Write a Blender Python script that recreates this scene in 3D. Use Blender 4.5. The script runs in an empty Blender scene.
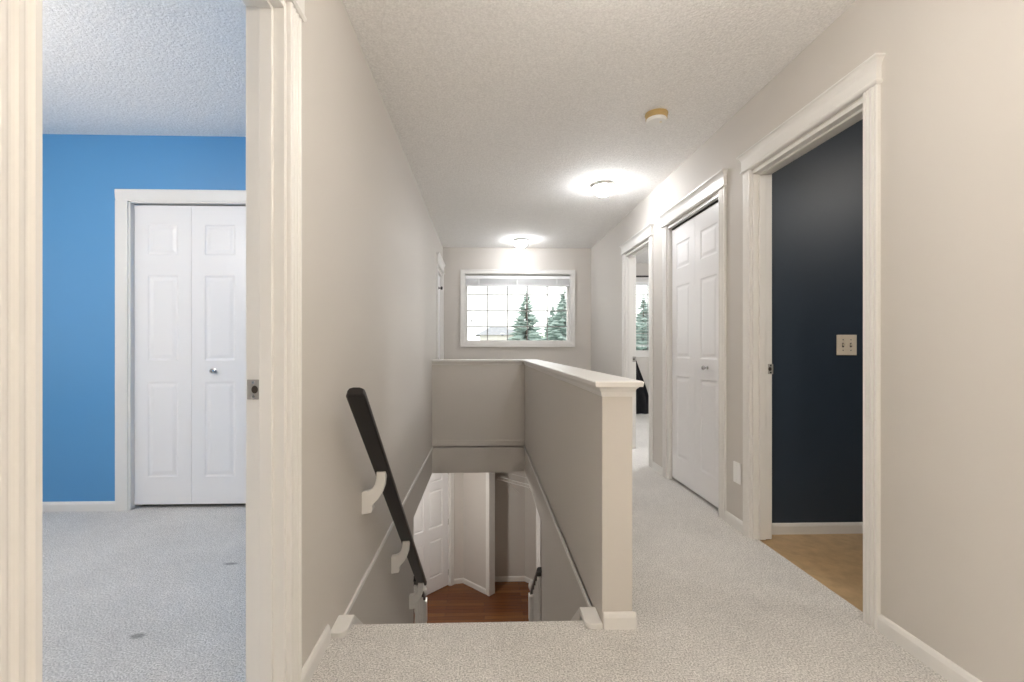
import bpy, bmesh, math, random
from mathutils import Matrix, Vector
random.seed(7)
S = bpy.context.scene
COL = S.collection
PI = math.pi

# ------------------------------------------------------------------ materials
def lin(c):
    return tuple(((v/255.0)/12.92 if v/255.0 <= .04045 else ((v/255.0+.055)/1.055)**2.4) for v in c)

def mat(name, rgb, rough=.5, metal=0., bump=None, var=None, spec=None, emit=None, coat=0.):
    """rgb sRGB 0-255; bump=(scale, strength, distance[, detail]); var=(scale, amount)"""
    m = bpy.data.materials.new(name); m.use_nodes = True
    nt = m.node_tree; N = nt.nodes; L = nt.links
    b = N['Principled BSDF']
    c = lin(rgb)
    b.inputs['Base Color'].default_value = (*c, 1)
    b.inputs['Roughness'].default_value = rough
    b.inputs['Metallic'].default_value = metal
    if spec is not None: b.inputs['Specular IOR Level'].default_value = spec
    if coat: b.inputs['Coat Weight'].default_value = coat
    if emit:
        b.inputs['Emission Color'].default_value = (*emit[0], 1)
        b.inputs['Emission Strength'].default_value = emit[1]
    tc = None
    if bump or var:
        tc = N.new('ShaderNodeTexCoord')
    if var:
        n = N.new('ShaderNodeTexNoise'); n.inputs['Scale'].default_value = var[0]
        n.inputs['Detail'].default_value = 6; n.inputs['Roughness'].default_value = .65
        L.new(tc.outputs['Object'], n.inputs['Vector'])
        r = N.new('ShaderNodeValToRGB')
        a = var[1]
        r.color_ramp.elements[0].position = .3; r.color_ramp.elements[1].position = .7
        r.color_ramp.elements[0].color = (*[x*(1-a) for x in c], 1)
        r.color_ramp.elements[1].color = (*[min(1, x*(1+a)) for x in c], 1)
        L.new(n.outputs['Fac'], r.inputs['Fac']); L.new(r.outputs['Color'], b.inputs['Base Color'])
    if bump:
        n = N.new('ShaderNodeTexNoise'); n.inputs['Scale'].default_value = bump[0]
        n.inputs['Detail'].default_value = bump[3] if len(bump) > 3 else 4
        L.new(tc.outputs['Object'], n.inputs['Vector'])
        bp = N.new('ShaderNodeBump'); bp.inputs['Strength'].default_value = bump[1]
        bp.inputs['Distance'].default_value = bump[2]
        L.new(n.outputs['Fac'], bp.inputs['Height']); L.new(bp.outputs['Normal'], b.inputs['Normal'])
    return m

M = {}
M['wall'] = mat('greige_paint', (204, 200, 195), .6, spec=.3, bump=(120, .06, .004))
M['ceiling'] = mat('textured_ceiling', (242, 241, 240), .9, bump=(90, .5, .012, 6), var=(110, .13))
M['white'] = mat('white_trim_paint', (226, 225, 223), .35)
M['door'] = mat('white_door_paint', (232, 232, 234), .35)
M['blue'] = mat('blue_paint', (86, 150, 203), .4, bump=(120, .05, .004))
M['navy'] = mat('navy_paint', (44, 56, 70), .45)
M['plate'] = mat('ivory_plastic', (236, 226, 208), .35)
M['whiteplastic'] = mat('white_plastic', (238, 238, 236), .35)
M['tanplastic'] = mat('yellowed_plastic', (196, 168, 116), .45)
M['slot'] = mat('dark_slot', (60, 52, 46), .6)
M['black'] = mat('black_wood', (26, 22, 21), .38)
M['metal'] = mat('satin_nickel', (168, 166, 162), .45, .5)
M['chrome'] = mat('chrome', (205, 205, 205), .12, 1.)
M['cloth'] = mat('black_cloth', (20, 21, 26), .9)
M['blind'] = mat('white_blind', (236, 238, 240), .5)
M['dark'] = mat('dark_void', (30, 28, 26), .8)
M['dome'] = mat('opal_glass', (250, 248, 242), .25, emit=((.985, .99, 1.), 15.5))
M['trunk'] = mat('bark', (88, 72, 58), .9, bump=(12, .5, .05))
M['needles'] = mat('spruce_needles', (150, 167, 162), .8, var=(3, .35))
M['leaf'] = mat('green_leaves', (140, 165, 110), .8, var=(3, .3))
M['siding'] = mat('house_siding', (222, 220, 216), .8)
M['shingle'] = mat('roof_shingles', (150, 152, 158), .9, var=(2, .15))
M['pane'] = mat('dark_pane', (70, 78, 88), .1)
M['lawn'] = mat('lawn', (150, 150, 138), .95, var=(.6, .2))
M['muntin'] = mat('grey_muntin', (150, 150, 148), .4)

def carpet_mat():
    m = bpy.data.materials.new('grey_carpet'); m.use_nodes = True
    nt = m.node_tree; N = nt.nodes; L = nt.links; b = N['Principled BSDF']
    b.inputs['Roughness'].default_value = .95; b.inputs['Specular IOR Level'].default_value = .1
    b.inputs['Sheen Weight'].default_value = .15
    tc = N.new('ShaderNodeTexCoord')
    def noise(sc, det, ro=.6):
        n = N.new('ShaderNodeTexNoise'); n.inputs['Scale'].default_value = sc
        n.inputs['Detail'].default_value = det; n.inputs['Roughness'].default_value = ro
        L.new(tc.outputs['Object'], n.inputs['Vector']); return n
    fine = noise(170, 4, .7); mid = noise(26, 4); big = noise(3.2, 3)
    r1 = N.new('ShaderNodeValToRGB'); e = r1.color_ramp.elements
    e[0].position = .30; e[0].color = (*lin((150, 146, 143)), 1)
    e[1].position = .60; e[1].color = (*lin((255, 253, 250)), 1)
    L.new(fine.outputs['Fac'], r1.inputs['Fac'])
    def mul(a, n, lo, hi):
        rr = N.new('ShaderNodeMapRange'); rr.inputs['From Min'].default_value = .3; rr.inputs['From Max'].default_value = .7
        rr.inputs['To Min'].default_value = lo; rr.inputs['To Max'].default_value = hi
        L.new(n.outputs['Fac'], rr.inputs['Value'])
        mx = N.new('ShaderNodeMix'); mx.data_type = 'RGBA'; mx.blend_type = 'MULTIPLY'; mx.inputs[0].default_value = 1
        L.new(a, mx.inputs[6]); L.new(rr.outputs['Result'], mx.inputs[7]); return mx.outputs[2]
    c = mul(r1.outputs['Color'], mid, .93, 1.05); c = mul(c, big, .93, 1.04)
    # two small worn spots in the bedroom carpet, with a shape of their own
    for (sx, sy, rx, ry) in SPOTS:
        mp = N.new('ShaderNodeMapping'); mp.inputs['Location'].default_value = (-sx/rx, -sy/ry, 0); mp.inputs['Scale'].default_value = (1/rx, 1/ry, 0)
        L.new(tc.outputs['Object'], mp.inputs['Vector'])
        ln = N.new('ShaderNodeVectorMath'); ln.operation = 'LENGTH'; L.new(mp.outputs['Vector'], ln.inputs[0])
        rr = N.new('ShaderNodeMapRange'); rr.inputs['From Min'].default_value = .5; rr.inputs['From Max'].default_value = 1.2
        rr.inputs['To Min'].default_value = .5; rr.inputs['To Max'].default_value = 1.
        L.new(ln.outputs['Value'], rr.inputs['Value'])
        mx = N.new('ShaderNodeMix'); mx.data_type = 'RGBA'; mx.blend_type = 'MULTIPLY'; mx.inputs[0].default_value = 1
        L.new(c, mx.inputs[6]); L.new(rr.outputs['Result'], mx.inputs[7]); c = mx.outputs[2]
    L.new(c, b.inputs['Base Color'])
    bp = N.new('ShaderNodeBump'); bp.inputs['Strength'].default_value = .8; bp.inputs['Distance'].default_value = .012
    L.new(fine.outputs['Fac'], bp.inputs['Height']); L.new(bp.outputs['Normal'], b.inputs['Normal'])
    return m
SPOTS = [(-1.27, 1.725, .03, .018), (-1.24, 2.29, .035, .014)]
M['carpet'] = carpet_mat()

def wood_mat():
    m = bpy.data.materials.new('red_brown_planks'); m.use_nodes = True
    nt = m.node_tree; N = nt.nodes; L = nt.links; b = N['Principled BSDF']
    b.inputs['Roughness'].default_value = .25
    tc = N.new('ShaderNodeTexCoord')
    br = N.new('ShaderNodeTexBrick'); br.inputs['Scale'].default_value = 1
    br.inputs['Brick Width'].default_value = 1.1; br.inputs['Row Height'].default_value = .085
    br.inputs['Mortar Size'].default_value = .0015
    br.inputs['Color1'].default_value = (*lin((124, 78, 42)), 1); br.inputs['Color2'].default_value = (*lin((100, 58, 30)), 1)
    br.inputs['Mortar'].default_value = (*lin((60, 30, 18)), 1)
    L.new(tc.outputs['Object'], br.inputs['Vector'])
    mp = N.new('ShaderNodeMapping'); mp.inputs['Scale'].default_value = (3, 60, 3); L.new(tc.outputs['Object'], mp.inputs['Vector'])
    n = N.new('ShaderNodeTexNoise'); n.inputs['Scale'].default_value = 1.; n.inputs['Detail'].default_value = 5
    L.new(mp.outputs['Vector'], n.inputs['Vector'])
    rr = N.new('ShaderNodeMapRange'); rr.inputs['To Min'].default_value = .65; rr.inputs['To Max'].default_value = 1.3
    L.new(n.outputs['Fac'], rr.inputs['Value'])
    mx = N.new('ShaderNodeMix'); mx.data_type = 'RGBA'; mx.blend_type = 'MULTIPLY'; mx.inputs[0].default_value = 1
    L.new(br.outputs['Color'], mx.inputs[6]); L.new(rr.outputs['Result'], mx.inputs[7]); L.new(mx.outputs[2], b.inputs['Base Color'])
    return m
M['wood'] = wood_mat()
M['vinyl'] = mat('tan_vinyl', (186, 158, 120), .4, var=(14, .18))

def glass_mat():
    m = bpy.data.materials.new('window_glass'); m.use_nodes = True
    N = m.node_tree.nodes; L = m.node_tree.links
    N.remove(N['Principled BSDF'])
    t = N.new('ShaderNodeBsdfTransparent'); t.inputs['Color'].default_value = (.97, .985, .98, 1)
    g = N.new('ShaderNodeBsdfGlossy'); g.inputs['Roughness'].default_value = .03
    f = N.new('ShaderNodeFresnel'); f.inputs['IOR'].default_value = 1.3
    mx = N.new('ShaderNodeMixShader')
    L.new(f.outputs['Fac'], mx.inputs['Fac']); L.new(t.outputs[0], mx.inputs[1]); L.new(g.outputs[0], mx.inputs[2])
    L.new(mx.outputs[0], N['Material Output'].inputs['Surface'])
    return m
M['glass'] = glass_mat()

# ------------------------------------------------------------------ mesh helpers
class MB:
    def __init__(s): s.bm = bmesh.new()
    def faces_from(s, vs, fs):
        bv = [s.bm.verts.new(v) for v in vs]
        for f in fs:
            try: s.bm.faces.new([bv[i] for i in f])
            except ValueError: pass
        return bv
    def box(s, x0, x1, y0, y1, z0, z1, bev=0., T=None):
        b = s.bm if not bev else bmesh.new()
        vs = [(x, y, z) for x in (x0, x1) for y in (y0, y1) for z in (z0, z1)]
        if T: vs = [T(v) for v in vs]
        bv = [b.verts.new(v) for v in vs]
        for f in ((0, 1, 3, 2), (4, 6, 7, 5), (0, 4, 5, 1), (2, 3, 7, 6), (0, 2, 6, 4), (1, 5, 7, 3)):
            b.faces.new([bv[i] for i in f])
        if bev:
            bmesh.ops.bevel(b, geom=b.edges[:] + b.verts[:], offset=bev, segments=2, affect='EDGES', profile=.5)
            s.absorb(b)
        return s
    def absorb(s, b):
        me = bpy.data.meshes.new('t'); b.to_mesh(me); b.free()
        s.bm.from_mesh(me); bpy.data.meshes.remove(me)
    def prism(s, pts, a0, a1, fn):
        """pts 2-D outline, swept from a0 to a1; fn(p, q, a) -> xyz"""
        n = len(pts)
        vs = [fn(p, q, a0) for p, q in pts] + [fn(p, q, a1) for p, q in pts]
        fs = [tuple(range(n)), tuple(range(2*n-1, n-1, -1))] + [(i, (i+1) % n, n+(i+1) % n, n+i) for i in range(n)]
        s.faces_from(vs, fs); return s
    def rings(s, rings, close=True):
        """loft closed rings of equal length, capped"""
        n = len(rings[0]); vs = [v for r in rings for v in r]; fs = []
        for k in range(len(rings)-1):
            for i in range(n):
                j = (i+1) % n; fs.append((k*n+i, k*n+j, (k+1)*n+j, (k+1)*n+i))
        if close:
            fs.append(tuple(range(n-1, -1, -1))); fs.append(tuple((len(rings)-1)*n+i for i in range(n)))
        s.faces_from(vs, fs); return s
    def lathe(s, prof, c, n=24, T=None):
        """prof [(r, z)], about the vertical through c"""
        R = []
        for r, z in prof:
            ring = [(c[0]+max(r, 1e-4)*math.cos(2*PI*i/n), c[1]+max(r, 1e-4)*math.sin(2*PI*i/n), c[2]+z) for i in range(n)]
            if T: ring = [T(v) for v in ring]
            R.append(ring)
        return s.rings(R)
    def tube(s, p, q, r, n=10, r2=None):
        p = Vector(p); q = Vector(q); d = (q-p).normalized()
        u = d.orthogonal().normalized(); w = d.cross(u)
        R = []
        for c, rr in ((p, r), (q, r if r2 is None else r2)):
            R.append([tuple(c + rr*(math.cos(2*PI*i/n)*u + math.sin(2*PI*i/n)*w)) for i in range(n)])
        return s.rings(R)
    def build(s, name, material, parent=None, smooth=False, bevel=0.):
        bmesh.ops.recalc_face_normals(s.bm, faces=s.bm.faces[:])
        me = bpy.data.meshes.new(name); s.bm.to_mesh(me); s.bm.free()
        me.materials.append(material)
        o = bpy.data.objects.new(name, me); COL.objects.link(o)
        if parent:
            o.parent = parent
            o.matrix_parent_inverse = Matrix.Translation(parent.location).inverted() if not any(parent.rotation_euler) else parent.matrix_basis.inverted()
        if smooth:
            me.shade_smooth() if hasattr(me, 'shade_smooth') else None
            md = o.modifiers.new('edge', 'EDGE_SPLIT'); md.split_angle = math.radians(35)
        if bevel:
            md = o.modifiers.new('bevel', 'BEVEL'); md.width = bevel; md.segments = 2; md.limit_method = 'ANGLE'
        return o

def tag(o, label=None, cat=None, group=None, kind=None):
    if label: o['label'] = label
    if cat: o['category'] = cat
    if group: o['group'] = group
    if kind: o['kind'] = kind
    return o
def thing(name, loc, label, cat, group=None):
    o = bpy.data.objects.new(name, None); COL.objects.link(o); o.location = loc; o.empty_display_size = .05
    return tag(o, label, cat, group)
def setting(name, loc=(0, 0, 0)):
    o = bpy.data.objects.new(name, None); COL.objects.link(o); o.location = loc; o.empty_display_size = .05
    o['kind'] = 'structure'; return o
def struct(mb, name, m, **k):
    o = mb.build(name, m, **k); o['kind'] = 'structure'; return o

def wall_box(mb, axis, t0, t1, u0, u1, z0, z1, ops=()):
    """wall with rectangular openings (u0,u1,z0,z1); axis 'x': thickness in x, run in y"""
    def bx(a, b, c, d):
        if b-a < 1e-5 or d-c < 1e-5: return
        if axis == 'x': mb.box(t0, t1, a, b, c, d)
        else: mb.box(a, b, t0, t1, c, d)
    cur = u0
    for (a, b, c, d) in sorted(ops):
        bx(cur, a, z0, z1); bx(a, b, z0, c); bx(a, b, d, z1); cur = b
    bx(cur, u1, z0, z1)
    return mb

# ------------------------------------------------------------------ the survey (metres; camera above the origin)
XL, XR = -.564, 1.482        # hall wall faces
WT = .105                    # wall thickness
HX = .445                    # stairwell face of the half wall
HW = .114
YB = 6.333                   # hall end wall
CH = 2.44
YS0, YS1 = 1.785, 5.009      # stairwell opening
LF = -2.7                    # lower floor
LC = -.30                    # lower ceiling
DH = 2.035                   # door openings
YBL = 3.063                  # blue wall
BL = (.586, 1.336)           # blue room doorway (y)
BA = (1.736, 2.511)          # bathroom doorway
CL = (2.835, 3.682)          # hall closet
BR = (4.059, 4.795)          # bedroom doorway
LD = (5.53, 6.20)            # door by the landing, left wall
YN = 2.585                   # navy wall
YW = 7.42                    # front wall
BKY = -2.2                   # hall behind the camera

# ------------------------------------------------------------------ floors and ceilings
f = MB()
f.box(XL-WT, XR+.03, BKY, YS0-.02, -.02, 0)
f.box(HX, XR+.03, YS0-.02, YB+.2, -.02, 0)
f.box(XL-WT, HX, YS1, YB+.2, -.02, 0)
f.box(-4.1, XL-WT, -1.4, YBL+.1, -.02, 0)            # blue room
f.box(XR+.03, 4.5, 2.75, YW+.1, -.02, 0)             # closet and bedroom
# rounded carpet nosing at the head of the stairs
f.prism([(YS0-.02, 0)] + [(YS0-.02+.022*math.sin(a), -.022+.022*math.cos(a)) for a in [i*PI/12 for i in range(1, 13)]] + [(YS0-.02, -.044)],
        XL, HX, lambda p, q, a: (a, p, q))
struct(f, 'floor', M['carpet'])
f = MB(); f.box(XR+.03, 3.7, .3, YN, -.03, -.008)
struct(f, 'floor_bathroom', M['vinyl'])
f = MB(); f.box(-3.2, 3.2, .2, 8.2, LF-.1, LF)
struct(f, 'floor_lower', M['wood'])
c = MB(); c.box(-4.3, 4.7, BKY-.1, YW+.2, CH, CH+.1)
struct(c, 'ceiling', M['ceiling'])
c = MB()
c.box(-3.2, XL-.04, .2, 8.2, LC+.001, -.03); c.box(HX+.04, 3.2, .2, 8.2, LC+.001, -.03)
c.box(XL-.04, HX+.04, YS1+.04, 8.2, LC+.001, -.03); c.box(XL-.04, HX+.04, .2, YS0-.05, LC+.001, -.03)
struct(c, 'ceiling_lower', M['wall'])

# ------------------------------------------------------------------ upper walls
w = MB()
wall_box(w, 'x', XL-WT/2, XL, BKY, YB+.1, -.03, CH, [(*BL, -.03, DH), (LD[0], LD[1], -.03, DH)])
w.box(XL-WT/2, XL, YS0-.05, 3.70, LF, -.03); w.box(XL-WT/2, XL, 3.70, YS1+.1, LC, -.03)
struct(w, 'wall_left', M['wall'])
w = MB(); wall_box(w, 'x', XL-WT, XL-WT/2, -1.4, YBL+.06, -.03, CH, [(*BL, -.03, DH)])
struct(w, 'wall_blue_room_east', M['blue'])
w = MB(); wall_box(w, 'y', YBL, YBL+.06, -4.1, XL-WT, -.03, CH, [(-2.318, -.80, -.03, 2.02)])
struct(w, 'wall_blue_room_north', M['blue'])
w = MB(); w.box(-4.1, XL-WT, -1.46, -1.4, 0, CH); struct(w, 'wall_blue_room_south', M['wall'])
w = MB(); wall_box(w, 'x', -4.16, -4.1, -1.4, YBL+.06, -.03, CH, [(.3, 2.1, .85, 2.1)])
struct(w, 'wall_blue_room_west', M['wall'])
w = MB(); w.box(-2.4, -.7, YBL+.6, YBL+.66, 0, CH); w.box(-2.46, -2.4, YBL+.06, YBL+.66, 0, CH); w.box(-.76, -.7, YBL+.06, YBL+.66, 0, CH)
struct(w, 'wall_blue_room_closet', M['wall'])

w = MB(); wall_box(w, 'x', XR, XR+WT/2, BKY, YB+.1, -.03, CH, [(*BA, -.03, DH), (*CL, -.03, DH), (*BR, -.03, DH)])
struct(w, 'wall_right', M['wall'])
w = MB(); wall_box(w, 'x', XR+WT/2, XR+WT, .3, YN+.06, -.03, CH, [(*BA, -.03, DH)])
w.box(XR+WT/2, 3.7, YN, YN+.06, -.03, CH); w.box(XR+WT/2, 3.7, .24, .3, -.03, CH); w.box(3.7, 3.76, .24, YN+.06, -.03, CH)
struct(w, 'wall_bathroom', M['navy'])
w = MB(); w.box(2.2, 2.26, YN+.06, 3.9, -.02, CH); w.box(XR+WT/2, 2.26, 3.84, 3.9, -.02, CH)
struct(w, 'wall_hall_closet', M['wall'])
w = MB(); wall_box(w, 'x', XR+WT/2, XR+WT, 3.9, YW, -.02, CH, [(*BR, -.02, DH)])
w.box(2.26, 4.5, 3.84, 3.9, -.02, CH); w.box(4.5, 4.56, 3.84, YW+.1, -.02, CH)
struct(w, 'wall_bedroom', M['wall'])
BW = (1.95, 3.45, .98, 2.15)   # bedroom window (x, z)
w = MB(); wall_box(w, 'y', YW, YW+.14, XR+WT/2, 4.56, -.3, CH, [BW]); struct(w, 'wall_bedroom_front', M['wall'])
w = MB(); w.box(XR+.02, XR+WT/2, YB+.1, YW+.14, -.3, CH); struct(w, 'wall_porch_side', M['siding'])

HWIN = (-.274, 1.206, 1.124, 2.087)     # hall window opening
w = MB(); wall_box(w, 'y', YB, YB+.16, XL-WT, XR+.02, LC, CH, [HWIN]); struct(w, 'wall_back', M['wall'])
w = MB(); w.box(XL-WT, XR+WT, BKY-.06, BKY, 0, CH); struct(w, 'wall_behind', M['wall'])
w = MB(); w.box(-1.6, -1.54, LD[0]-.3, YB+.1, -.02, CH); w.box(-1.6, XL-WT/2, LD[0]-.36, LD[0]-.3, -.02, CH); w.box(-1.6, XL-WT, YB+.04, YB+.1, -.02, CH)
struct(w, 'wall_linen_closet', M['wall'])

# half walls round the stairwell
CAPZ = .932
w = MB(); w.box(HX, HX+HW, 1.72, YS1+HW, LC, CAPZ-.016)
w.box(HX, HX+HW, YS0-.05, 3.55, LF, LC)
struct(w, 'wall_stair_right', M['wall'])
w = MB(); w.box(XL, HX, YS1, YS1+HW, LC, CAPZ-.016); struct(w, 'wall_stair_back', M['wall'])

def cap_piece(mb, x0, x1, y0, y1, zt, ends):
    """half-wall cap: board over a cove; ends = overhang factors (x0,x1,y0,y1)"""
    prof = [(-.060, .001), (-.052, .004), (-.042, .006), (-.030, .013), (-.021, .022), (-.021, .031), (-.004, .034), (0, .030)]
    R = []
    for dz, e in prof:
        a, b, c_, d = x0-e*ends[0], x1+e*ends[1], y0-e*ends[2], y1+e*ends[3]
        R.append([(a, c_, zt+dz), (b, c_, zt+dz), (b, d, zt+dz), (a, d, zt+dz)])
    mb.rings(R)
t = setting('trim_1')
m = MB(); cap_piece(m, HX, HX+HW, 1.72, YS1+HW, CAPZ, (1, 1, 1, 1)); m.build('cap_board', M['white'], t)
m = MB(); cap_piece(m, XL+.001, HX-.03, YS1, YS1+HW, CAPZ-.0005, (0, 0, 1, 1)); m.build('cap_board', M['white'], t)

# ------------------------------------------------------------------ door casings
def flute_profile(w, t=.015, n=3):
    """outline (u, v) of a fluted casing of width w"""
    pts = [(0, 0), (0, t*.8), (.003, t), (.009, t)]
    seg = (w-.018)/n
    for k in range(n):
        a = .009+k*seg
        for q in range(0, 7):
            ph = q/6
            pts.append((a+.003+(seg-.006)*ph, t-.005*math.sin(PI*ph)))
    pts += [(w-.009, t), (w-.003, t), (w, t*.8), (w, 0)]
    return pts
def plain_profile(w, t=.016):
    return [(0, 0), (0, t*.55), (w*.12, t*.7), (w*.3, t*.8), (w*.75, t), (w*.93, t), (w, t*.8), (w, 0)]

def xmap(x, s):                     # profile on a wall x=const that faces s
    return lambda u, v, a: (x+s*v, u, a)
def header(mb, fn, u0, u1, z0, z1, t=.016):
    h = z1-z0
    prof = [(0, .003), (.06, .009), (.13, .009), (.18, .004), (.62, .004), (.74, .007), (.86, .014), (.92, .019), (.92, .022), (1, .022)]
    R = []
    for k, e in prof:
        z = z0+h*k
        R.append([fn(u0-e, 0, z), fn(u1+e, 0, z), fn(u1+e, t+e, z), fn(u0-e, t+e, z)])
    mb.rings(R)

def doorway_x(name, x, s, y0, y1, cw, flutes=3, both=True, stop=True, hz=(2.043, 2.145), strike=None):
    """cased opening in a wall whose hall face is x, hall side +s"""
    root = setting(name, (x, (y0+y1)/2, 0)); fn = xmap(x, s)
    r = .006
    for (a, sgn) in ((y0+r, -1), (y1-r, 1)):
        m = MB(); pr = flute_profile(cw, n=flutes)
        m.prism([(a+sgn*p, q) for p, q in pr], .001, hz[0], fn); m.build('casing', M['white'], root)
    m = MB(); header(m, fn, y0+r-cw, y1-r+cw, hz[0], hz[1]); m.build('header', M['white'], root)
    # jamb lining
    xi = x-s*WT
    lo, hi = min(x, xi)-.0005, max(x, xi)+.0005
    m = MB(); jt = .019
    m.box(lo, hi, y0, y0+jt, 0.0005, DH); m.box(lo, hi, y1-jt, y1, 0.0005, DH); m.box(lo, hi, y0+jt, y1-jt, DH-jt, DH)
    m.build('jamb', M['white'], root, bevel=.0015)
    if stop:
        m = MB(); c0 = x-s*.062; a, b = sorted((c0, c0-s*.036)); 
        a, b = sorted((x-s*.030, x-s*.066))
        m.box(a, b, y0+jt, y0+jt+.011, .0005, DH-jt); m.box(a, b, y1-jt-.011, y1-jt, .0005, DH-jt)
        m.box(a, b, y0+jt+.011, y1-jt-.011, DH-jt-.011, DH-jt)
        m.build('door_stop', M['white'], root, bevel=.002)
    if both:
        fi = xmap(xi, -s)
        for (a, sgn) in ((y0+r, -1), (y1-r, 1)):
            wd = cw if sgn < 0 or name != 'door_2' else YN-.0015-(y1-r)
            m = MB(); m.prism([(a+sgn*p, q) for p, q in plain_profile(wd)], .001, DH+.06, fi)
            m.build('inner_casing', M['white'], root)
    return root

def strike(root, x, y, z, s, w=.036, h=.056):
    """latch strike on a jamb face y=const that looks to -y"""
    m = MB(); m.box(x-w/2, x+w/2, y-.0025, y, z-h/2, z+h/2, .001)
    p = m.build('strike_plate', M['metal'], root); p['label'] = 'satin metal strike plate'
    m = MB()
    ro = .011
    m.prism([(ro*math.cos(2*PI*i/16)*.8, ro*math.sin(2*PI*i/16)) for i in range(16)], 0, .0012, lambda p_, q, a: (x+s*.004+p_, y-.0026-a, z+q))
    h1 = m.build('latch_hole', M['slot'], p)
    m = MB()
    for dz in (-.02, .02):
        m.prism([(.004*math.cos(2*PI*i/10), .004*math.sin(2*PI*i/10)) for i in range(10)], 0, .0015, lambda p_, q, a: (x+p_, y-.0026-a, z+dz+q))
    m.build('screw', M['chrome'], p)

d1 = doorway_x('door_1', XL, 1, BL[0], BL[1], .078, 3)
d1['label'] = 'white cased doorway to the blue bedroom, at the left edge'
strike(d1, XL-.085, BL[1]-.019, .938, 1)
d2 = doorway_x('door_2', XR, -1, BA[0], BA[1], .066, 4)
d2['label'] = 'white cased doorway to the dark navy room'
strike(d2, XR+.097, BA[1]-.019, .94, -1, .03)
d3 = doorway_x('door_3', XR, -1, CL[0], CL[1], .070, 3, both=False, stop=False)
d3['label'] = 'white bifold closet doors in the right hall wall'
d4 = doorway_x('door_4', XR, -1, BR[0], BR[1], .070, 3)
d4['label'] = 'white cased doorway to the far bright bedroom'
strike(d4, XR+.09, BR[1]-.019, .94, -1)
d5 = doorway_x('door_5', XL, 1, LD[0], LD[1], .078, 3, both=False, stop=False, hz=(2.06, 2.19))
d5['label'] = 'white closed door beside the hall window, seen edge on'

# ------------------------------------------------------------------ panelled leaves
def leaf(mb, T, w, h, t, panels, rel=1.):
    """slab in (u 0..w, z 0..h); v=0 front, v=-t back. panels: list of (u0,u1,z0,z1). T(u,v,z)->xyz"""
    us = sorted({0, w, *[p[0] for p in panels], *[p[1] for p in panels]})
    zs = sorted({0, h, *[p[2] for p in panels], *[p[3] for p in panels]})
    def inside(uc, zc): return any(p[0] < uc < p[1] and p[2] < zc < p[3] for p in panels)
    for i in range(len(us)-1):
        for j in range(len(zs)-1):
            if not inside((us[i]+us[i+1])/2, (zs[j]+zs[j+1])/2):
                mb.faces_from([T(us[i], 0, zs[j]), T(us[i+1], 0, zs[j]), T(us[i+1], 0, zs[j+1]), T(us[i], 0, zs[j+1])], [(0, 1, 2, 3)])
    for (a, b, c_, d) in panels:
        R = []
        for ins, dep in ((0, 0), (.006, -.003), (.012, -.004), (.018, -.004), (.038, -.001)):
            dep *= rel; R.append([T(a+ins, dep, c_+ins), T(b-ins, dep, c_+ins), T(b-ins, dep, d-ins), T(a+ins, dep, d-ins)])
        n = 4; vs = [v for r in R for v in r]; fs = []
        for k in range(len(R)-1):
            for i in range(4): fs.append((k*4+i, k*4+(i+1) % 4, (k+1)*4+(i+1) % 4, (k+1)*4+i))
        fs.append(tuple((len(R)-1)*4+i for i in range(4)))
        mb.faces_from(vs, fs)
    # sides and back
    P = [T(0, 0, 0), T(w, 0, 0), T(w, 0, h), T(0, 0, h), T(0, -t, 0), T(w, -t, 0), T(w, -t, h), T(0, -t, h)]
    mb.faces_from(P, [(0, 1, 5, 4), (1, 2, 6, 5), (2, 3, 7, 6), (3, 0, 4, 7), (4, 5, 6, 7)])
    bmesh.ops.remove_doubles(mb.bm, verts=mb.bm.verts[:], dist=1e-5)

def bif_panels(w, h):
    m_ = .085
    return [(m_, w-m_, h-.325, h-.125), (m_, w-m_, h-1.02, h-.46), (m_, w-m_, .18, h-1.16)]
def knob(T, u, z, parent, m=None):
    k = MB()
    prof = [(.012, 0), (.012, .004), (.006, .006), (.0055, .018), (.010, .021), (.0155, .028), (.0155, .034), (.010, .040), (0, .041)]
    R = []
    for r, v in prof:
        R.append([T(u+max(r, 1e-4)*math.cos(2*PI*i/16), v, z+max(r, 1e-4)*math.sin(2*PI*i/16)) for i in range(16)])
    k.rings(R)
    o = k.build('knob', m or M['chrome'], parent, smooth=True); o['label'] = 'small round chrome knob'

# hall closet: two leaves, faces hall (-x); u runs with +y
ya, yb_ = CL[0]+.021, CL[1]-.021
lw = (yb_-ya)/2-.002
for k in range(2):
    T = (lambda k: lambda u, v, z: (XR+.030-v, ya+.001+k*(lw+.002)+u, .022+z))(k)
    m = MB(); leaf(m, T, lw, 1.978, .03, bif_panels(lw, 1.978)); o = m.build('door_panel', M['door'], d3)
    if k == 0: knob(T, lw-.19, .90, o)
m = MB(); m.box(XR+.028, XR+.062, ya, yb_, 2.006, 2.0155); m.build('track', M['dark'], d3)
# backing so the gaps read dark is the closet itself (unlit)

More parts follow.
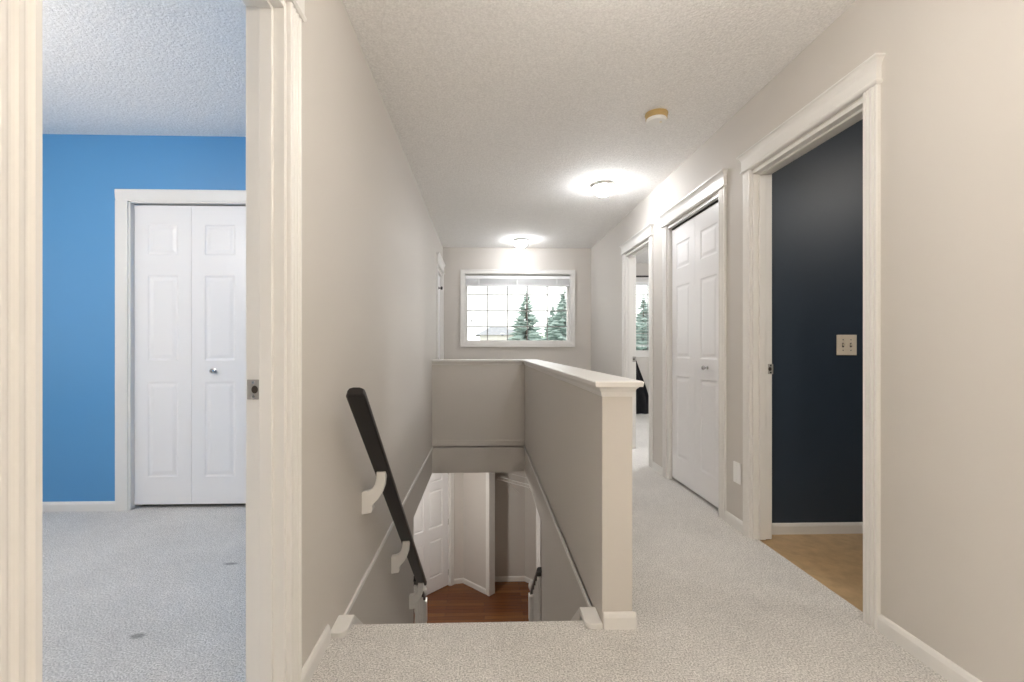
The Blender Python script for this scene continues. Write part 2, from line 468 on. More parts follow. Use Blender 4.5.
# blue room closet: four leaves in the blue wall
d6 = setting('door_6', (-1.56, YBL, 0)); d6['label'] = 'white bifold closet doors in the blue wall'
x0, x1 = -2.318, -.80
m = MB()
for (a, b) in ((x0-.07, x0+.006), (x1-.006, x1+.07)):
    pr = plain_profile(.076)
    if a < -1.5: m.prism([(b-p, q) for p, q in pr], .001, 2.012, lambda p, q, a_: (p, YBL-q, a_))
    else: m.prism([(a+p, q) for p, q in pr], .001, 2.012, lambda p, q, a_: (p, YBL-q, a_))
m.build('casing', M['white'], d6)
m = MB(); m.prism([(2.012+p, q) for p, q in plain_profile(.074)], x0-.07, x1+.07, lambda p, q, a_: (a_, YBL-q, p)); m.build('header', M['white'], d6)
m = MB(); m.box(x0, x0+.019, YBL-.001, YBL+.1, .0005, 2.02); m.box(x1-.019, x1, YBL-.001, YBL+.1, .0005, 2.02); m.box(x0, x1, YBL-.001, YBL+.1, 2.003, 2.02)
m.build('jamb', M['white'], d6)
lw = (x1-x0-.042)/4-.002
for k in range(4):
    T = (lambda k: lambda u, v, z: (x0+.022+k*(lw+.002)+u, YBL+.03-v, .028+z))(k)
    m = MB(); leaf(m, T, lw, 1.966, .03, bif_panels(lw, 1.966)); o = m.build('door_panel', M['door'], d6)
    if k in (1, 2): knob(T, lw*.4 if k == 1 else lw*.6, .878, o)

# landing door (closed)
T = lambda u, v, z: (XL-.03+v, LD[0]+.021+u, .01+z)
lw = LD[1]-LD[0]-.042
m = MB(); leaf(m, T, lw, 2.0, .035, bif_panels(lw, 2.0)); o = m.build('door_panel', M['door'], d5)
knob(T, .06, .92, o)
hk = thing('coat_hook', (XL-.03, 5.98, 1.83), 'small dark round hook high on the white door by the hall window', 'hook')
m = MB()
Th = lambda u, v, z: (XL-.03+v, 5.98+u, 1.835+z)
R = []
for r, v in ((.018, 0), (.018, .004), (.008, .008), (.007, .03), (.02, .036), (.024, .046), (.018, .056), (0, .058)):
    R.append([Th(max(r, 1e-4)*math.cos(2*PI*i/16), v, max(r, 1e-4)*math.sin(2*PI*i/16)) for i in range(16)])
m.rings(R); m.build('hook_knob', M['black'], hk, smooth=True)

# ------------------------------------------------------------------ baseboards
BBH = .062
def bb_prof(): return [(0, 0), (.012, 0), (.012, BBH*.72), (.008, BBH*.92), (.004, BBH), (0, BBH)]
def bb_x(mb, x, s, y0, y1, z=0): mb.prism(bb_prof(), y0, y1, lambda p, q, a: (x+s*p, a, z+q))
def bb_y(mb, y, s, x0, x1, z=0, h=1): mb.prism([(p, q*h) for p, q in bb_prof()], x0, x1, lambda p, q, a: (a, y+s*p, z+q))
m = MB(); bb_x(m, XL, 1, BKY, BL[0]-.073); bb_x(m, XL, 1, BL[1]+.073, 1.672); bb_x(m, XL, 1, YS1+HW, LD[0]-.075); struct(m, 'baseboard_left', M['white'])
m = MB(); bb_x(m, XR, -1, BKY, BA[0]-.0605); bb_x(m, XR, -1, BA[1]+.0605, CL[0]-.0645); bb_x(m, XR, -1, CL[1]+.0645, BR[0]-.0645); bb_x(m, XR, -1, BR[1]+.0645, YB); struct(m, 'baseboard_right', M['white'])
m = MB(); bb_y(m, YB, -1, XL, XR); struct(m, 'baseboard_back', M['white'])
m = MB(); bb_y(m, 1.72, -1, HX+.004, HX+HW+.012); bb_x(m, HX+HW, 1, 1.7205, YS1+HW); struct(m, 'baseboard_stair', M['white'])
m = MB(); bb_y(m, YBL, -1, -4.1, x0-.07); struct(m, 'baseboard_blue_room', M['white'])
m = MB(); bb_y(m, YN, -1, XR+WT, 3.7, -.008); struct(m, 'baseboard_bathroom', M['white'])
m = MB(); bb_y(m, YW, -1, XR+WT, 4.5); struct(m, 'baseboard_bedroom', M['white'])

# floor-level trim bands round the stairwell
m = MB(); m.box(XL, XL+.010, 1.79, YS1, -.034, -.012, .002); struct(m, 'trim_2', M['white'])
m = MB(); m.box(HX-.010, HX, 1.80, YS1, -.034, -.012, .002); struct(m, 'trim_3', M['white'])
m = MB(); m.prism([(0, -.006), (.007, -.006), (.007, .048), (.003, .058), (0, .058)], XL+.010, HX-.010, lambda p, q, a: (a, YS1-p, q)); struct(m, 'trim_4', M['wall'])

# stair skirts with their flat heads on the carpet
SL = .86
def skirt(name, xa, xb, y0, side):
    m = MB(); t_ = .022
    # flat head with one rounded corner
    inner, outer = (xb, xa) if side < 0 else (xa, xb)
    d = 1 if inner > outer else -1
    r = .028; y1 = y0+.115
    pts = [(outer, y0), ] + [(inner-d*r+d*r*math.sin(a), y0+r-r*math.cos(a)) for a in [i*PI/12 for i in range(7)]] + [(inner, y1), (outer, y1)]
    m.prism(pts, .0005, t_, lambda p, q, a: (p, q, a))
    pr = [(y1, t_), (y1, -.2), (3.55, -.2-SL*(3.55-y1)), (3.55, t_-SL*(3.55-y1))]
    m.prism(pr, xa, xb, lambda p, q, a: (a, p, q))
    return struct(m, name, M['white'], bevel=.003)
skirt('trim_5', XL+.001, XL+.062, 1.685, -1)
skirt('trim_6', HX-.065, HX-.001, 1.71, 1)

# the stairs themselves
st = MB(); nR = 14; ris = -LF/nR; trd = ris/SL
pts = [(YS0-.02, -.045)]
y = YS0; z = 0
for k in range(nR-1):
    z -= ris
    pts += [(y, z), (y+trd+.015, z), (y+trd+.015, z-.03), (y+trd, z-.03)]; y += trd
pts += [(y, LF+.001), (YS0+.3, LF+.001), (YS0-.02, -.4)]
st.prism(pts, XL+.063, HX-.066, lambda p, q, a: (a, p, q))
struct(st, 'stairs', M['carpet'])

# ------------------------------------------------------------------ handrail on the left wall
RX = -.475
hr = thing('handrail', (RX, 1.715, .86), 'black stair handrail on three white brackets along the left wall', 'handrail')
ry0, rz0, ry1 = 1.715, .898, 3.56
rs = (-.752-.898)/(ry1-ry0)
dv = Vector((0, 1, rs)).normalized(); nv = Vector((0, -dv.z, dv.y))   # along, and up from the top face
prof = [(-.030, -.022), (.030, -.022), (.035, -.017), (.035, .002), (.030, .012), (.015, .018), (-.015, .018), (-.030, .012), (-.035, .002), (-.035, -.017)]
def rail_pt(p, q, a): return tuple(Vector((RX, ry0, rz0)) + dv*a + Vector((p, 0, 0)) + nv*q)
L_ = (ry1-ry0)/dv.y
m = MB()
R = []
for a, k in ((0, .80), (.006, .93), (.014, 1), (L_-.014, 1), (L_-.006, .93), (L_, .8)):
    R.append([rail_pt(p*k, q*k, a) for p, q in prof])
m.rings(R); m.build('rail', M['black'], hr, smooth=True)
def bracket(yb):
    zc = rz0+rs*(yb-ry0)                        # rail axis here
    zt = zc-.022*math.sqrt(1+rs*rs)-.004
    # S-shaped corbel in the x-z plane, rooted on the wall
    X0 = XL+.0005
    pts = [(0, -.185), (.045, -.178), (.052, -.160), (.047, -.148), (.056, -.135), (.075, -.115), (.092, -.088), (.104, -.055), (.108, -.02), (.108, .012),
           (.068, .012), (.066, -.02), (.060, -.048), (.047, -.068), (.028, -.078), (0, -.082)]
    m = MB(); m.prism([(X0+p, zt+q) for p, q in pts], yb-.019, yb+.019, lambda p, q, a: (p, a, q))
    return m.build('bracket', M['white'], hr, bevel=.003)
for yb in (2.152, 2.826, 3.49): bracket(yb)

# ------------------------------------------------------------------ lower balustrades
def turned(h):
    return [(.017, 0), (.017, h*.12), (.012, h*.14), (.016, h*.17), (.009, h*.21), (.014, h*.4), (.017, h*.5), (.010, h*.72), (.016, h*.76), (.011, h*.79), (.017, h*.82), (.017, h)]
def balustrade(x, ys, yn, label):
    zs = lambda y_: -SL*(y_-YS0)                 # nosing line
    root = thing('stair_balustrade', (x, (ys+yn)/2, zs(yn)-ris), label, 'balustrade', 'balustrades at the foot of the stairs')
    ztop = lambda y_: zs(y_)+.86
    m = MB()
    d = Vector((0, yn-ys, ztop(yn)-ztop(ys))).normalized(); n_ = Vector((0, -d.z, d.y))
    o_ = Vector((x, ys, ztop(ys))); Lr = (yn-ys)/d.y
    m.rings([[tuple(o_+d*a+Vector((p*.75, 0, 0))+n_*q) for p, q in prof] for a in (0, Lr)])
    m.build('rail', M['black'], root, smooth=True)
    k = 0; y_ = ys+.06
    while y_ < yn-.07:
        zb = -ris*(math.floor((y_-YS0)/trd)+1)
        h = ztop(y_)-.03-zb
        m = MB(); m.lathe(turned(h), (x, y_, zb), 12); m.build('spindle', M['white'], root, smooth=True)
        y_ += .105
    zb = -ris*(math.floor((yn-YS0)/trd)+1); h = ztop(yn)+.05-zb
    m = MB(); m.box(x-.036, x+.036, yn-.036, yn+.036, zb, zb+h*.35); m.box(x-.036, x+.036, yn-.036, yn+.036, zb+h*.72, zb+h*.93)
    m.lathe([(.03, h*.35), (.022, h*.38), (.03, h*.5), (.022, h*.68), (.032, h*.72)], (x, yn, zb), 16)
    m.lathe([(.018, h*.93), (.03, h*.945), (.018, h*.955), (.036, h*.985), (.04, h*1.01), (.032, h*1.035), (0, h*1.05)], (x, yn, zb), 16)
    m.build('newel_post', M['white'], root, smooth=True)
balustrade(XL+.010, 3.70, 4.18, 'white spindled stair balustrade below the wall handrail, left side')
balustrade(HX-.012, 3.55, 4.08, 'white spindled stair balustrade with short black rail, right side')

# ------------------------------------------------------------------ lower entry
def strip(mb, pts, z0, z1, t, ops={}):
    """thick wall along a polyline; thickness t to the left of travel. ops[i]=(s0,s1,ztop) doorway in segment i"""
    for i in range(len(pts)-1):
        a = Vector(pts[i]); b = Vector(pts[i+1]); d = (b-a); Ln = d.length; d.normalize(); n = Vector((-d.y, d.x))*t
        def slab(s0, s1, za, zb):
            if s1-s0 < 1e-4 or zb-za < 1e-4: return
            p, q = a+d*s0, a+d*s1
            mb.prism([(p.x, p.y), (q.x, q.y), (q.x+n.x, q.y+n.y), (p.x+n.x, p.y+n.y)], za, zb, lambda u, v, z: (u, v, z))
        if i in ops:
            s0, s1, zt = ops[i]; slab(0, s0, z0, z1); slab(s1, Ln, z0, z1); slab(s0, s1, zt, z1)
        else: slab(0, Ln, z0, z1)
def baseline(mb, pts, z, gaps={}):
    for i in range(len(pts)-1):
        a = Vector(pts[i]); b = Vector(pts[i+1]); d = b-a; Ln = d.length; d.normalize(); n = Vector((d.y, -d.x))
        rng = [(0, Ln)] if i not in gaps else gaps[i]
        for s0, s1 in rng:
            p = a+d*s0
            mb.prism([(u*1.1, v*1.25) for u, v in bb_prof()], 0, s1-s0, lambda u, v, s: (p.x+d.x*s+n.x*u, p.y+d.y*s+n.y*u, z+v))
r2 = math.sqrt(.5)
# 45 degree wall with the front door: line y - x = 7.83
A0 = (-1.75, 6.08); A1 = (-.475, 7.355); A2 = (-.335, 7.385); A3 = (.030, 7.03)
LA = math.hypot(A1[0]-A0[0], A1[1]-A0[1])
dw = .86
dS1 = LA-.085; dS0 = dS1-dw-.04
w = MB(); strip(w, [(-3.0, 6.08), A0, A1, A2, A3], LF, LC, .10, {1: (dS0, dS1, LF+2.05)}); struct(w, 'wall_entry', M['wall'])
w = MB(); strip(w, [(.12, 7.12), (.10, 7.41), (.655, 7.41), (1.35, 6.715), (.78, 6.30)], LF, LC, .08); 
struct(w, 'wall_entry_closet', M['wall'])
w = MB(); strip(w, [(.775, 6.285), (1.4, 5.66), (3.0, 5.66)], LF, LC, .10); struct(w, 'wall_entry_right', M['wall'])
w = MB()
w.box(-3.06, -3.0, .2, 7.9, LF, LC); w.box(3.0, 3.06, .2, 7.9, LF, LC); w.box(-3.06, 3.06, .14, .2, LF, LC); w.box(-3.06, 3.06, 7.7, 7.76, LF, LC)
struct(w, 'wall_lower_outer', M['wall'])
m = MB(); baseline(m, [A0, A1, A2, A3], LF, {0: [(0, dS0-.07), (dS1+.065, LA)]}); baseline(m, [(.10, 7.41), (.655, 7.41), (1.35, 6.715)], LF); struct(m, 'baseboard_entry', M['white'])
# front door leaf
d7 = setting('door_7', (-1.0, 6.83, LF)); d7['label'] = 'white six panel door on the lower floor'
ax, ay = A0
Td = lambda u, v, z: (ax+(dS0+.02+u)*r2 + (v-.03)*r2, ay+(dS0+.02+u)*r2 - (v-.03)*r2, LF+.012+z)
pw = (dw-.115*2-.10)/2
cols = [(.115, .115+pw), (dw-.115-pw, dw-.115)]
pan = [(a, b, c_, d_) for a, b in cols for c_, d_ in ((.22, .80), (.98, 1.56), (1.68, 1.90))]
m = MB(); leaf(m, Td, dw, 2.02, .04, pan, 2.6); lf = m.build('door_panel', M['door'], d7)
knob(Td, .07, .92, lf)
def diag(mb, s0, s1, v0, v1, z0, z1):
    g = lambda s, v: (ax+s*r2+v*r2, ay+s*r2-v*r2)
    q = [g(s0, v0), g(s1, v0), g(s1, v1), g(s0, v1)]
    mb.prism(q, z0, z1, lambda u, v, z: (u, v, z))
m = MB(); diag(m, dS0-.065, dS0+.004, -.001, .018, LF+.001, LF+2.11); diag(m, dS1-.004, dS1+.065, -.001, .018, LF+.001, LF+2.11); diag(m, dS0+.004, dS1-.004, -.001, .018, LF+2.045, LF+2.11)
diag(m, dS0, dS0+.018, -.09, 0, LF+.001, LF+2.05); diag(m, dS1-.018, dS1, -.09, 0, LF+.001, LF+2.05)
m.build('casing', M['white'], d7, bevel=.003)
m = MB()
for z in (.2, 1.0, 1.8):
    p = Td(dw+.002, .004, z); m.tube((p[0], p[1], p[2]-.045), (p[0], p[1], p[2]+.045), .006, 8)
m.build('hinge', M['metal'], d7)
# closet opening casings (x + y = 7.06)
d8 = setting('door_8', (.4, 6.66, LF)); d8['label'] = 'white cased closet opening at the lower entry'
def post(px, py, wid):
    m = MB(); g = lambda s, v: (px+s*r2+v*r2, py-s*r2+v*r2)     # s along the opening, v into the closet
    m.prism([g(-wid/2, -.018), g(wid/2, -.018), g(wid/2, .112), (g(-wid/2, .112))], LF+.001, LC-.02, lambda u, v, z: (u, v, z))
    return m.build('casing', M['white'], d8, bevel=.006)
post(.062, 6.998, .075); post(.755, 6.305, .075)
m = MB(); g = lambda s, v: (.062+s*r2+v*r2, 6.998-s*r2+v*r2)
q = [g(.04, -.018), g(.94, -.018), g(.94, .112), g(.04, .112)]
m.prism(q, LF+2.05, LC, lambda u, v, z: (u, v, z)); m.build('header', M['white'], d8)
# wire shelf
ws = thing('wire_shelf', (.5, 7.1, -.98), 'white wire shelf inside the lower entry closet', 'shelf')
pF0 = Vector((.205, 7.30, -.975)); pF1 = Vector((.90, 6.60, -.975)); back = Vector((r2, r2, 0))
dF = (pF1-pF0).normalized()
for pt in ((0, .0), (0, -.045)):
    m = MB(); a = pF0+Vector((0, 0, pt[1])); b = pF1+Vector((0, 0, pt[1])); m.tube(a, b, .005, 8); m.build('front_rod', M['whiteplastic'], ws)
m = MB(); a = pF0+back*.26; b = pF1+back*.26; m.tube(a-dF*0, b, .004, 6); m.build('back_rod', M['whiteplastic'], ws)
m = MB(); Ln = (pF1-pF0).length; k = 0
n_w = int(Ln/.032)
for i in range(n_w+1):
    a = pF0+dF*(Ln*i/n_w); m.tube(a, a+back*.26, .0014, 5); m.tube(a, a+Vector((0, 0, -.045)), .0014, 5)
o = m.build('wires', M['whiteplastic'], ws); o['kind'] = 'stuff'
for s_ in (.22, .62):
    m = MB(); a = pF0+dF*s_; m.tube(a+Vector((0, 0, -.045)), a+back*.27+Vector((0, 0, -.27)), .005, 6); m.build('support_strut', M['whiteplastic'], ws)

# ------------------------------------------------------------------ windows
def window(name, x0, x1, z0, z1, y, depth, cols, rows, cw, sill=False, ztop=None):
    root = setting(name, ((x0+x1)/2, y, z0))
    m = MB()
    def fr(a, b, c_, d_, ya, yb__, wd):
        m.box(a, b, ya, yb__, c_, c_+wd); m.box(a, b, ya, yb__, d_-wd, d_); m.box(a, a+wd, ya, yb__, c_+wd, d_-wd); m.box(b-wd, b, ya, yb__, c_+wd, d_-wd)
    fr(x0-cw, x1+cw, z0-cw, z1+cw, y-.016, y, cw+.004)
    fr(x0-cw-.006, x1+cw+.006, z0-cw-.006, z1+cw+.006, y-.022, y-.0005, .014)
    m.build('casing', M['white'], root, bevel=.002)
    m = MB(); fr(x0, x1, z0, z1, y-.0005, y+depth, .014); m.build('jamb', M['white'], root)
    m = MB(); fr(x0+.014, x1-.014, z0+.014, z1-.014, y+depth*.55, y+depth, .028); m.build('sash', M['white'], root, bevel=.003)
    gx0, gx1, gz0, gz1 = x0+.041, x1-.041, z0+.041, z1-.041
    yg = y+depth*.78
    m = MB(); m.box(gx0, gx1, yg-.003, yg+.003, gz0, gz1); gl = m.build('glass', M['glass'], root)
    m = MB()
    for k in range(1, cols): xx = gx0+(gx1-gx0)*k/cols; m.box(xx-.007, xx+.007, yg-.009, yg-.004, gz0, gz1)
    for zz in rows: m.box(gx0, gx1, yg-.0092, yg-.0038, zz-.007, zz+.007)
    m.build('muntins', M['muntin'], root)
    return root
w1 = window('window_1', *HWIN[:2], HWIN[2], HWIN[3], YB, .15, 5, [1.358, 1.582, 1.806], .045)
w1['label'] = 'white framed hall window with thin grid'
m = MB(); yq = YB+.15*.78-.0035
m.prism([(-.014, -.03), (.0, -.034), (.006, -.01), (.016, .012), (.014, .034), (-.002, .036), (-.006, .024), (.004, .018), (-.002, -.004)], 0, .0015, lambda p, q, a: (-.182+p, yq-.0017+a, 1.425+q))
tag(m.build('window_sticker', M['slot']), 'tiny dark mark on the hall window glass near its left edge', 'sticker')
# raised blind
bl = thing('window_blind', ((HWIN[0]+HWIN[1])/2, YB+.04, 1.90), 'white blind raised to the top of the hall window', 'blind')
m = MB(); m.box(HWIN[0]+.016, HWIN[1]-.016, YB+.012, YB+.06, 2.012, 2.056, .004); m.build('headrail', M['blind'], bl)
m = MB()
for k in range(14):
    z = 1.935+k*.0055; m.box(HWIN[0]+.02, HWIN[1]-.02, YB+.018, YB+.054, z, z+.003)
o = m.build('slats', M['blind'], bl)
m = MB(); m.box(HWIN[0]+.02, HWIN[1]-.02, YB+.016, YB+.056, 1.912, 1.932, .003); m.build('bottom_rail', M['blind'], bl)
for xx in (HWIN[0]+.2, .46, HWIN[1]-.2):
    m = MB(); m.box(xx-.008, xx+.008, YB+.0165, YB+.018, 1.93, 2.012); m.build('ladder_tape', M['blind'], bl)

w2 = window('window_2', BW[0], BW[1], BW[2], BW[3], YW, .13, 6, [1.3, 1.62, 1.94], .06)
w2['label'] = 'white bedroom window seen through the far doorway'
bb = thing('window_blind', (2.7, YW+.03, 1.5), 'white slatted blind lowered over the far bedroom window', 'blind')
m = MB(); m.box(BW[0]+.016, BW[1]-.016, YW+.01, YW+.05, 2.09, 2.134, .003); m.build('headrail', M['blind'], bb)
for k in range(22):
    z = 1.12+k*.045
    m = MB(); yy = YW+.03
    m.prism([(-.018, -.0015), (0, .001), (.018, -.0015), (.018, -.0025), (0, 0), (-.018, -.0025)], BW[0]+.02, BW[1]-.02, lambda p, q, a: (a, yy+p, z+q))
    m.build('slat', M['blind'], bb)
m = MB(); m.box(BW[0]+.02, BW[1]-.02, YW+.014, YW+.046, 1.085, 1.102, .003); m.build('bottom_rail', M['blind'], bb)

w3 = window('window_3', .0, 1.0, .85, 2.1, 0, .1, 2, [1.475], .06)     # blue room window, turned onto the west wall
w3.rotation_euler = (0, 0, PI/2); w3.location = (-4.1, 1.2, .85); 
w3['label'] = 'window of the blue bedroom'

# black curtain and rod in the far bedroom
rod = thing('curtain_rod', (2.7, YW-.07, 2.215), 'dark curtain rod over the far bedroom window', 'curtain rod')
m = MB(); m.tube((1.8, YW-.07, 2.215), (3.6, YW-.07, 2.215), .014, 12); m.build('rod', M['black'], rod, smooth=True)
for xx in (1.8, 3.6):
    m = MB(); m.lathe([(.001, -.03), (.022, -.02), (.028, 0), (.022, .02), (.001, .03)], (xx, YW-.07, 2.215), 12); m.build('finial', M['black'], rod, smooth=True)
for xx in (1.86, 3.54):
    m = MB(); m.box(xx-.008, xx+.008, YW-.07, YW-.0005, 2.207, 2.223); m.box(xx-.015, xx+.015, YW-.004, YW-.0005, 2.18, 2.25); m.build('rod_bracket', M['black'], rod)
m = MB(); nU, nZ = 48, 22; front = []; 
def cur(u, zf):
    z = .006+zf*(2.20-.006)
    xr_ = 2.31 if zf > .62 else 2.31+(.62-zf)/.62*.36*(1+.15*math.sin(zf*9))
    xl_ = 1.84
    x = xl_+(xr_-xl_)*u
    yy = YW-.085+.022*math.sin(u*2*PI*6.5+zf*1.2)*(1-.3*zf) - .05*(1-zf)*u
    return x, yy, z
V = []; F = []
for j in range(nZ+1):
    for i in range(nU+1): V.append(cur(i/nU, j/nZ))
for j in range(nZ):
    for i in range(nU): a = j*(nU+1)+i; F.append((a, a+1, a+nU+2, a+nU+1))
m.faces_from(V, F); cu = m.build('curtain', M['cloth'], smooth=False)
sd = cu.modifiers.new('thick', 'SOLIDIFY'); sd.thickness = .004
tag(cu, 'black curtain flaring at its foot beside the far bedroom window', 'curtain')

# ------------------------------------------------------------------ wall plates
sw = thing('light_switch', (2.08, YN, 1.073), 'ivory double switch plate on the navy wall', 'light switch')
cx_, cz_ = 2.082, 1.073
m = MB(); m.box(cx_-.059, cx_+.059, YN-.006, YN, cz_-.059, cz_+.059, .0025); m.build('plate', M['plate'], sw)
for dx in (-.023, .023):
    m = MB(); m.box(cx_+dx-.0055, cx_+dx+.0055, YN-.0068, YN-.0055, cz_-.0125, cz_+.0125); sl = m.build('slot', M['slot'], sw)
    m = MB(); m.prism([(0, -.006), (-.014, .004), (-.014, .009), (0, .008)], cx_+dx-.004, cx_+dx+.004, lambda p, q, a: (a, YN-.006+p, cz_+q)); m.build('toggle', M['plate'], sw)
    for dz in (-.03, .03):
        m = MB(); m.prism([(.0028*math.cos(2*PI*i/8), .0028*math.sin(2*PI*i/8)) for i in range(8)], 0, .0012, lambda p, q, a: (cx_+dx+p, YN-.0062-a, cz_+dz+q)); m.build('screw', M['slot'], sw)

op = thing('wall_plate', (XR, 2.645, .327), 'blank white wall plate low between the closet and the navy room doorway', 'wall plate')
m = MB(); m.box(XR-.007, XR, 2.609, 2.683, .266, .388, .0025); m.build('plate', M['whiteplastic'], op)
for dz in (-.042, .042):
    m = MB(); m.prism([(.003*math.cos(2*PI*i/10), .003*math.sin(2*PI*i/10)) for i in range(10)], 0, .001, lambda p, q, a: (XR-.0068-a, 2.646+p, .327+dz+q)); m.build('screw', M['white'], op)

# ------------------------------------------------------------------ ceiling fittings
sm = thing('smoke_detector', (1.018, 2.69, CH), 'round yellowed smoke detector on the ceiling by the navy room', 'smoke detector')
sx, sy = 1.018, 2.69
m = MB(); m.lathe([(.066, 0), (.066, -.008), (.062, -.010), (.062, -.03), (.056, -.033)], (sx, sy, CH-.0005), 32); m.build('body', M['tanplastic'], sm, smooth=True)
m = MB(); m.lathe([(.058, -.030), (.057, -.042), (.052, -.050), (.02, -.054), (0, -.054)], (sx, sy, CH), 32); o = m.build('cover', M['whiteplastic'], sm, smooth=True); o['label'] = 'white round face'
m = MB(); m.lathe([(.008, -.053), (.008, -.057), (0, -.058)], (sx+.02, sy-.015, CH), 12); m.build('test_button', M['plate'], sm)
def dome(x, y, z, label, r=.105, m_=None):
    root = thing('ceiling_light', (x, y, z), label, 'ceiling light', 'round dome ceiling lights')
    m = MB(); m.lathe([(r*1.02, 0), (r*1.12, -.014), (r*1.12, -.026), (r*.9, -.028)], (x, y, z-.0005), 32); m.build('base', M['white'], root, smooth=True)
    m = MB(); pr = [(r*.97, -.020), (r, -.026)] + [(r*math.cos(a), -.034-.068*math.sin(a)) for a in [i*PI/2/9 for i in range(10)]]
    m.lathe(pr, (x, y, z), 32); o = m.build('glass_shade', m_ or M['dome'], root, smooth=True)
    m = MB(); m.lathe([(.005, -.1), (.006, -.104), (.003, -.108), (0, -.109)], (x, y, z), 12); m.build('finial', M['white'], root, smooth=True)
    return root
M['dome_end'] = mat('opal_glass_end', (250, 248, 242), .25, emit=((.985, .99, 1.), 12.))
M['dome_fill'] = mat('opal_glass_fill', (250, 244, 232), .25, emit=((1., .94, .86), 26.))
dome(1.005, 3.86, CH, 'glowing white dome ceiling light above the passage by the closet', .082)
dome(.47, 5.86, CH, 'glowing white dome ceiling light in front of the hall window', .085, M['dome_end'])
def globe(x, y, z, label, r=.14, m_=None):  # all out of view; most are added to lift ceilings and walls
    root = thing('unseen_pendant_light', (x, y, CH), label, 'pendant light', 'white globe pendant lights')
    m = MB(); m.lathe([(.06, 0), (.06, -.012), (.02, -.03), (.006, -.032), (.006, z+r-CH)], (x, y, CH-.0005), 24); m.build('canopy_and_stem', M['white'], root, smooth=True)
    m = MB(); m.lathe([(r*math.sin(a), r*math.cos(a)) for a in [i*PI/16 for i in range(17)]], (x, y, z), 32); m.build('globe_shade', m_ or M['globe'], root, smooth=True)
M['globe'] = mat('opal_globe_hall_fill', (250, 246, 240), .3, emit=((1., .88, .72), 8.5))
M['globe_bedroom_fill'] = mat('opal_globe_bedroom_fill', (250, 248, 246), .3, emit=((.98, .99, 1.), 8.))
M['globe_bed'] = mat('opal_globe_dim', (250, 246, 240), .3, emit=((1., .93, .85), 10.5))
M['globe_ceiling_fill'] = mat('opal_globe_ceiling_fill', (250, 246, 240), .3, emit=((1., .94, .86), 6.8))
globe(.45, 1.08, 2.18, 'unseen small white globe hung to brighten the ceiling above the stair head', .1, M['globe_ceiling_fill'])  # overhead lamp made an unseen hanging globe so it lights the ceiling
globe(.45, -.9, 1.98, 'added unseen white globe brightening the hall from its near end')  # invented lamp behind the camera, fills ceiling and walls
globe(-2.4, 1.2, 1.98, 'white globe pendant light in the blue bedroom', m_=M['globe_bed'])
dome(-.7, 5.7, LC, 'unseen dome ceiling light placed to brighten the lower entry', .12, M['dome_fill'])  # out of view, positioned to light the entry door and shade the closet
dome(3.0, 1.2, CH, 'unseen dome ceiling light added to brighten the navy room', .085, M['dome_fill'])  # out of view, put in to lift the dark room a little
globe(2.75, 5.0, 1.98, 'added unseen white globe standing in for daylight in the far bedroom', .16, M['globe_bedroom_fill'])  # added lamp, replaces daylight from the bedroom window

# ------------------------------------------------------------------ outside
GZ = -3.1
g = MB(); g.box(-160, 160, YW+.7, 260, GZ-.2, GZ); struct(g, 'lawn', M['lawn'])
def spruce(x, y, h, r, seed, label):
    rnd = random.Random(seed)
    root = thing('spruce_tree', (x, y, GZ), label, 'tree', 'spruce trees outside the house')
    m = MB(); m.tube((x, y, GZ), (x, y, GZ+h*.97), h*.02, 8, .01); m.build('trunk', M['trunk'], root)
    m = MB(); n = 62
    for k in range(n):
        t_ = k/(n-1); zc = GZ+h*(.08+.91*t_); rr = r*(1-t_)**.85+.06
        nb = max(4, int(13*(1-t_)+4))
        for b in range(nb):
            a = rnd.uniform(0, 2*PI); L = rr*rnd.uniform(.7, 1.12); wd = L*.22+.05; dr = rnd.uniform(.12, .38)*L; up = .12*L
            ca, sa = math.cos(a), math.sin(a)
            def P(s, o_, dz): return (x+ca*s-sa*o_, y+sa*s+ca*o_, zc+dz)
            m.faces_from([P(0, 0, 0), P(L*.5, wd, -dr*.7), P(L, 0, -dr+up), P(L*.5, -wd, -dr*.7), P(L*.5, 0, -dr*.2+.03), P(L*.5, 0, -dr*.9-.06)],
                         [(0, 1, 4), (1, 2, 4), (2, 3, 4), (3, 0, 4), (1, 0, 5), (2, 1, 5), (3, 2, 5), (0, 3, 5)])
    m.build('foliage', M['needles'], root)
def at(px, Y): return ((px-498.13)/460+.0304)*Y
spruce(at(526.5, 26), 26, 7.5, 2.5, 1, 'single tall spruce tree in the middle of the hall window view')
spruce(at(564.5, 31), 31, 8.3, 2.9, 2, 'tallest spruce tree at the right edge of the hall window view')
spruce(at(553, 38), 38, 7.9, 2.3, 3, 'shorter spruce tree standing left against the tallest one')
spruce(at(645, 24), 24, 7.0, 2.0, 5, 'spruce tree seen through the far bedroom window')
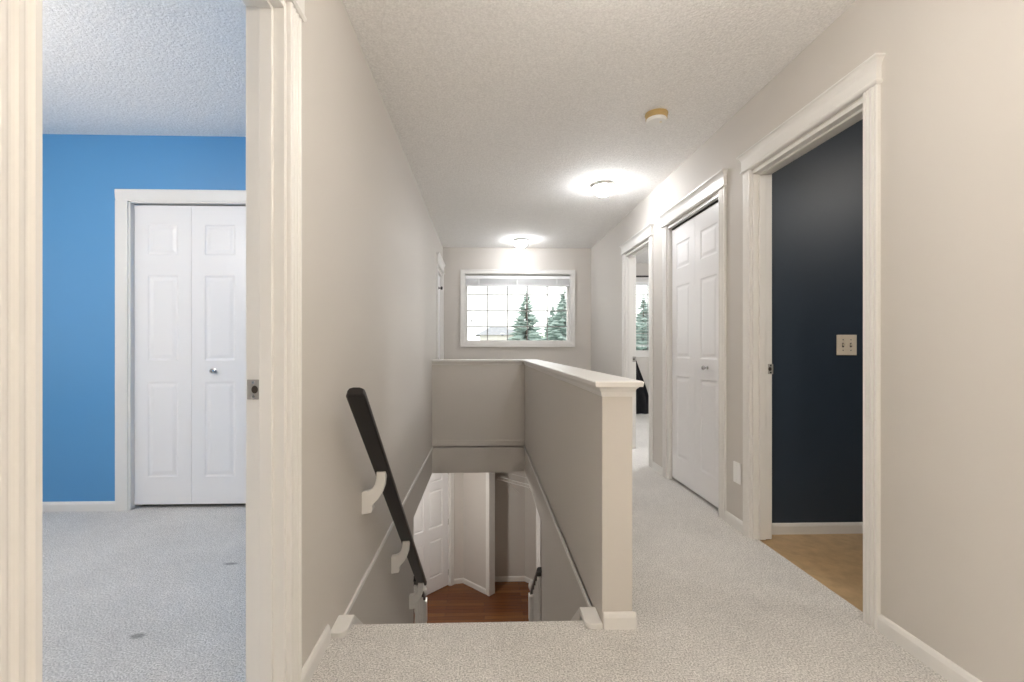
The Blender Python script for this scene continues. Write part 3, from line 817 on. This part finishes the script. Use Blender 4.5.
def bush(x, y, h, r, label):
    rnd = random.Random(9)
    root = thing('leafy_tree', (x, y, GZ), label, 'tree')
    m = MB(); m.tube((x, y, GZ), (x, y, GZ+h*.7), .12, 8, .05); m.build('trunk', M['trunk'], root)
    m = MB()
    for k in range(900):
        a, b = rnd.uniform(0, 2*PI), math.acos(rnd.uniform(-1, 1)); q = rnd.uniform(.6, 1)
        c_ = Vector((x+r*q*math.sin(b)*math.cos(a), y+r*q*math.sin(b)*math.sin(a), GZ+h*.62+h*.38*q*math.cos(b)))
        s_ = .16; d1_ = Vector((rnd.gauss(0, 1), rnd.gauss(0, 1), rnd.gauss(0, 1))).normalized(); d2_ = d1_.orthogonal().normalized()
        m.faces_from([tuple(c_-d1_*s_), tuple(c_+d2_*s_*.6), tuple(c_+d1_*s_), tuple(c_-d2_*s_*.6)], [(0, 1, 2, 3)])
    m.build('foliage', M['leaf'], root)
bush(at(543.5, 44), 44, 5.6, 1.5, 'light green leafy tree between the spruces outside')
# the house across the way
HY = 80
hx0, hx1 = at(477, HY), at(521, HY); hz = lambda py: 1.054-(py-348.37)/460*HY
hs = thing('house', ((hx0+hx1)/2, HY+5, GZ), 'pale house with a grey roof beyond the hall window', 'house')
m = MB(); m.box(hx0+.5, hx1-.5, HY, HY+9, GZ, hz(334.5)); m.build('wall', M['siding'], hs)
m = MB(); e = hz(335); pk = hz(325); a, b, mx_ = hx0-.3, hx1+.3, (hx0+hx1)/2
m.faces_from([(a, HY-.6, e), (b, HY-.6, e), (b, HY+9.6, e), (a, HY+9.6, e), (mx_-1.2, HY+4, pk), (mx_+1.0, HY+4, pk)],
             [(0, 1, 5, 4), (1, 2, 5), (2, 3, 4, 5), (3, 0, 4), (0, 3, 2, 1)])
m.build('roof', M['shingle'], hs)
for (pa, pb, qa, qb) in ((488, 496.5, 334.5, 340), (500.5, 504.5, 333, 336.5), (481, 484, 334.8, 337.5)):
    m = MB(); m.box(at(pa, HY), at(pb, HY), HY-.06, HY+.02, hz(qb), hz(qa)); fr_ = m.build('window_frame', M['white'], hs)
    m = MB(); m.box(at(pa, HY)+.15, at(pb, HY)-.15, HY-.1, HY-.05, hz(qb)+.15, hz(qa)-.15); m.build('pane', M['pane'] if pa > 500 else M['siding'], fr_)

# ------------------------------------------------------------------ sky and daylight
W = bpy.data.worlds.new('sky'); S.world = W; W.use_nodes = True
bg = W.node_tree.nodes['Background']; bg.inputs['Color'].default_value = (1., .99, .965, 1); bg.inputs['Strength'].default_value = .38
def portal(name, loc, rot, sx, sy):
    l = bpy.data.lights.new(name, 'AREA'); l.shape = 'RECTANGLE'; l.size = sx; l.size_y = sy; l.cycles.is_portal = True
    o = bpy.data.objects.new(name, l); COL.objects.link(o); o.location = loc; o.rotation_euler = rot
portal('hall_window_daylight', ((HWIN[0]+HWIN[1])/2, YB+.18, (HWIN[2]+HWIN[3])/2), (-PI/2, 0, 0), 1.45, .94)
portal('bedroom_window_daylight', ((BW[0]+BW[1])/2, YW+.16, (BW[2]+BW[3])/2), (-PI/2, 0, 0), 1.5, 1.17)
portal('blue_room_daylight', (-4.18, 1.2, 1.475), (0, -PI/2, 0), 1.25, 1.8)

# ------------------------------------------------------------------ camera and view
cam = bpy.data.cameras.new('camera'); co = bpy.data.objects.new('camera', cam); COL.objects.link(co)
cam.sensor_width = 36; cam.lens = 460/1024*36; cam.shift_x = (512-498.13)/1024; cam.shift_y = (348.37-341)/1024
cam.clip_start = .02; cam.clip_end = 500
co.location = (0, 0, 1.0539); co.rotation_euler = (PI/2, 0, -.0304)
S.camera = co
S.view_settings.view_transform = 'Standard'; S.view_settings.look = 'None'; S.view_settings.gamma = 1
S.view_settings.use_curve_mapping = False
S.view_settings.exposure = 2.8
try:
    S.cycles.max_bounces = 12; S.cycles.diffuse_bounces = 7; S.cycles.sample_clamp_indirect = 5; S.cycles.caustics_reflective = False; S.cycles.caustics_refractive = False
except Exception: pass
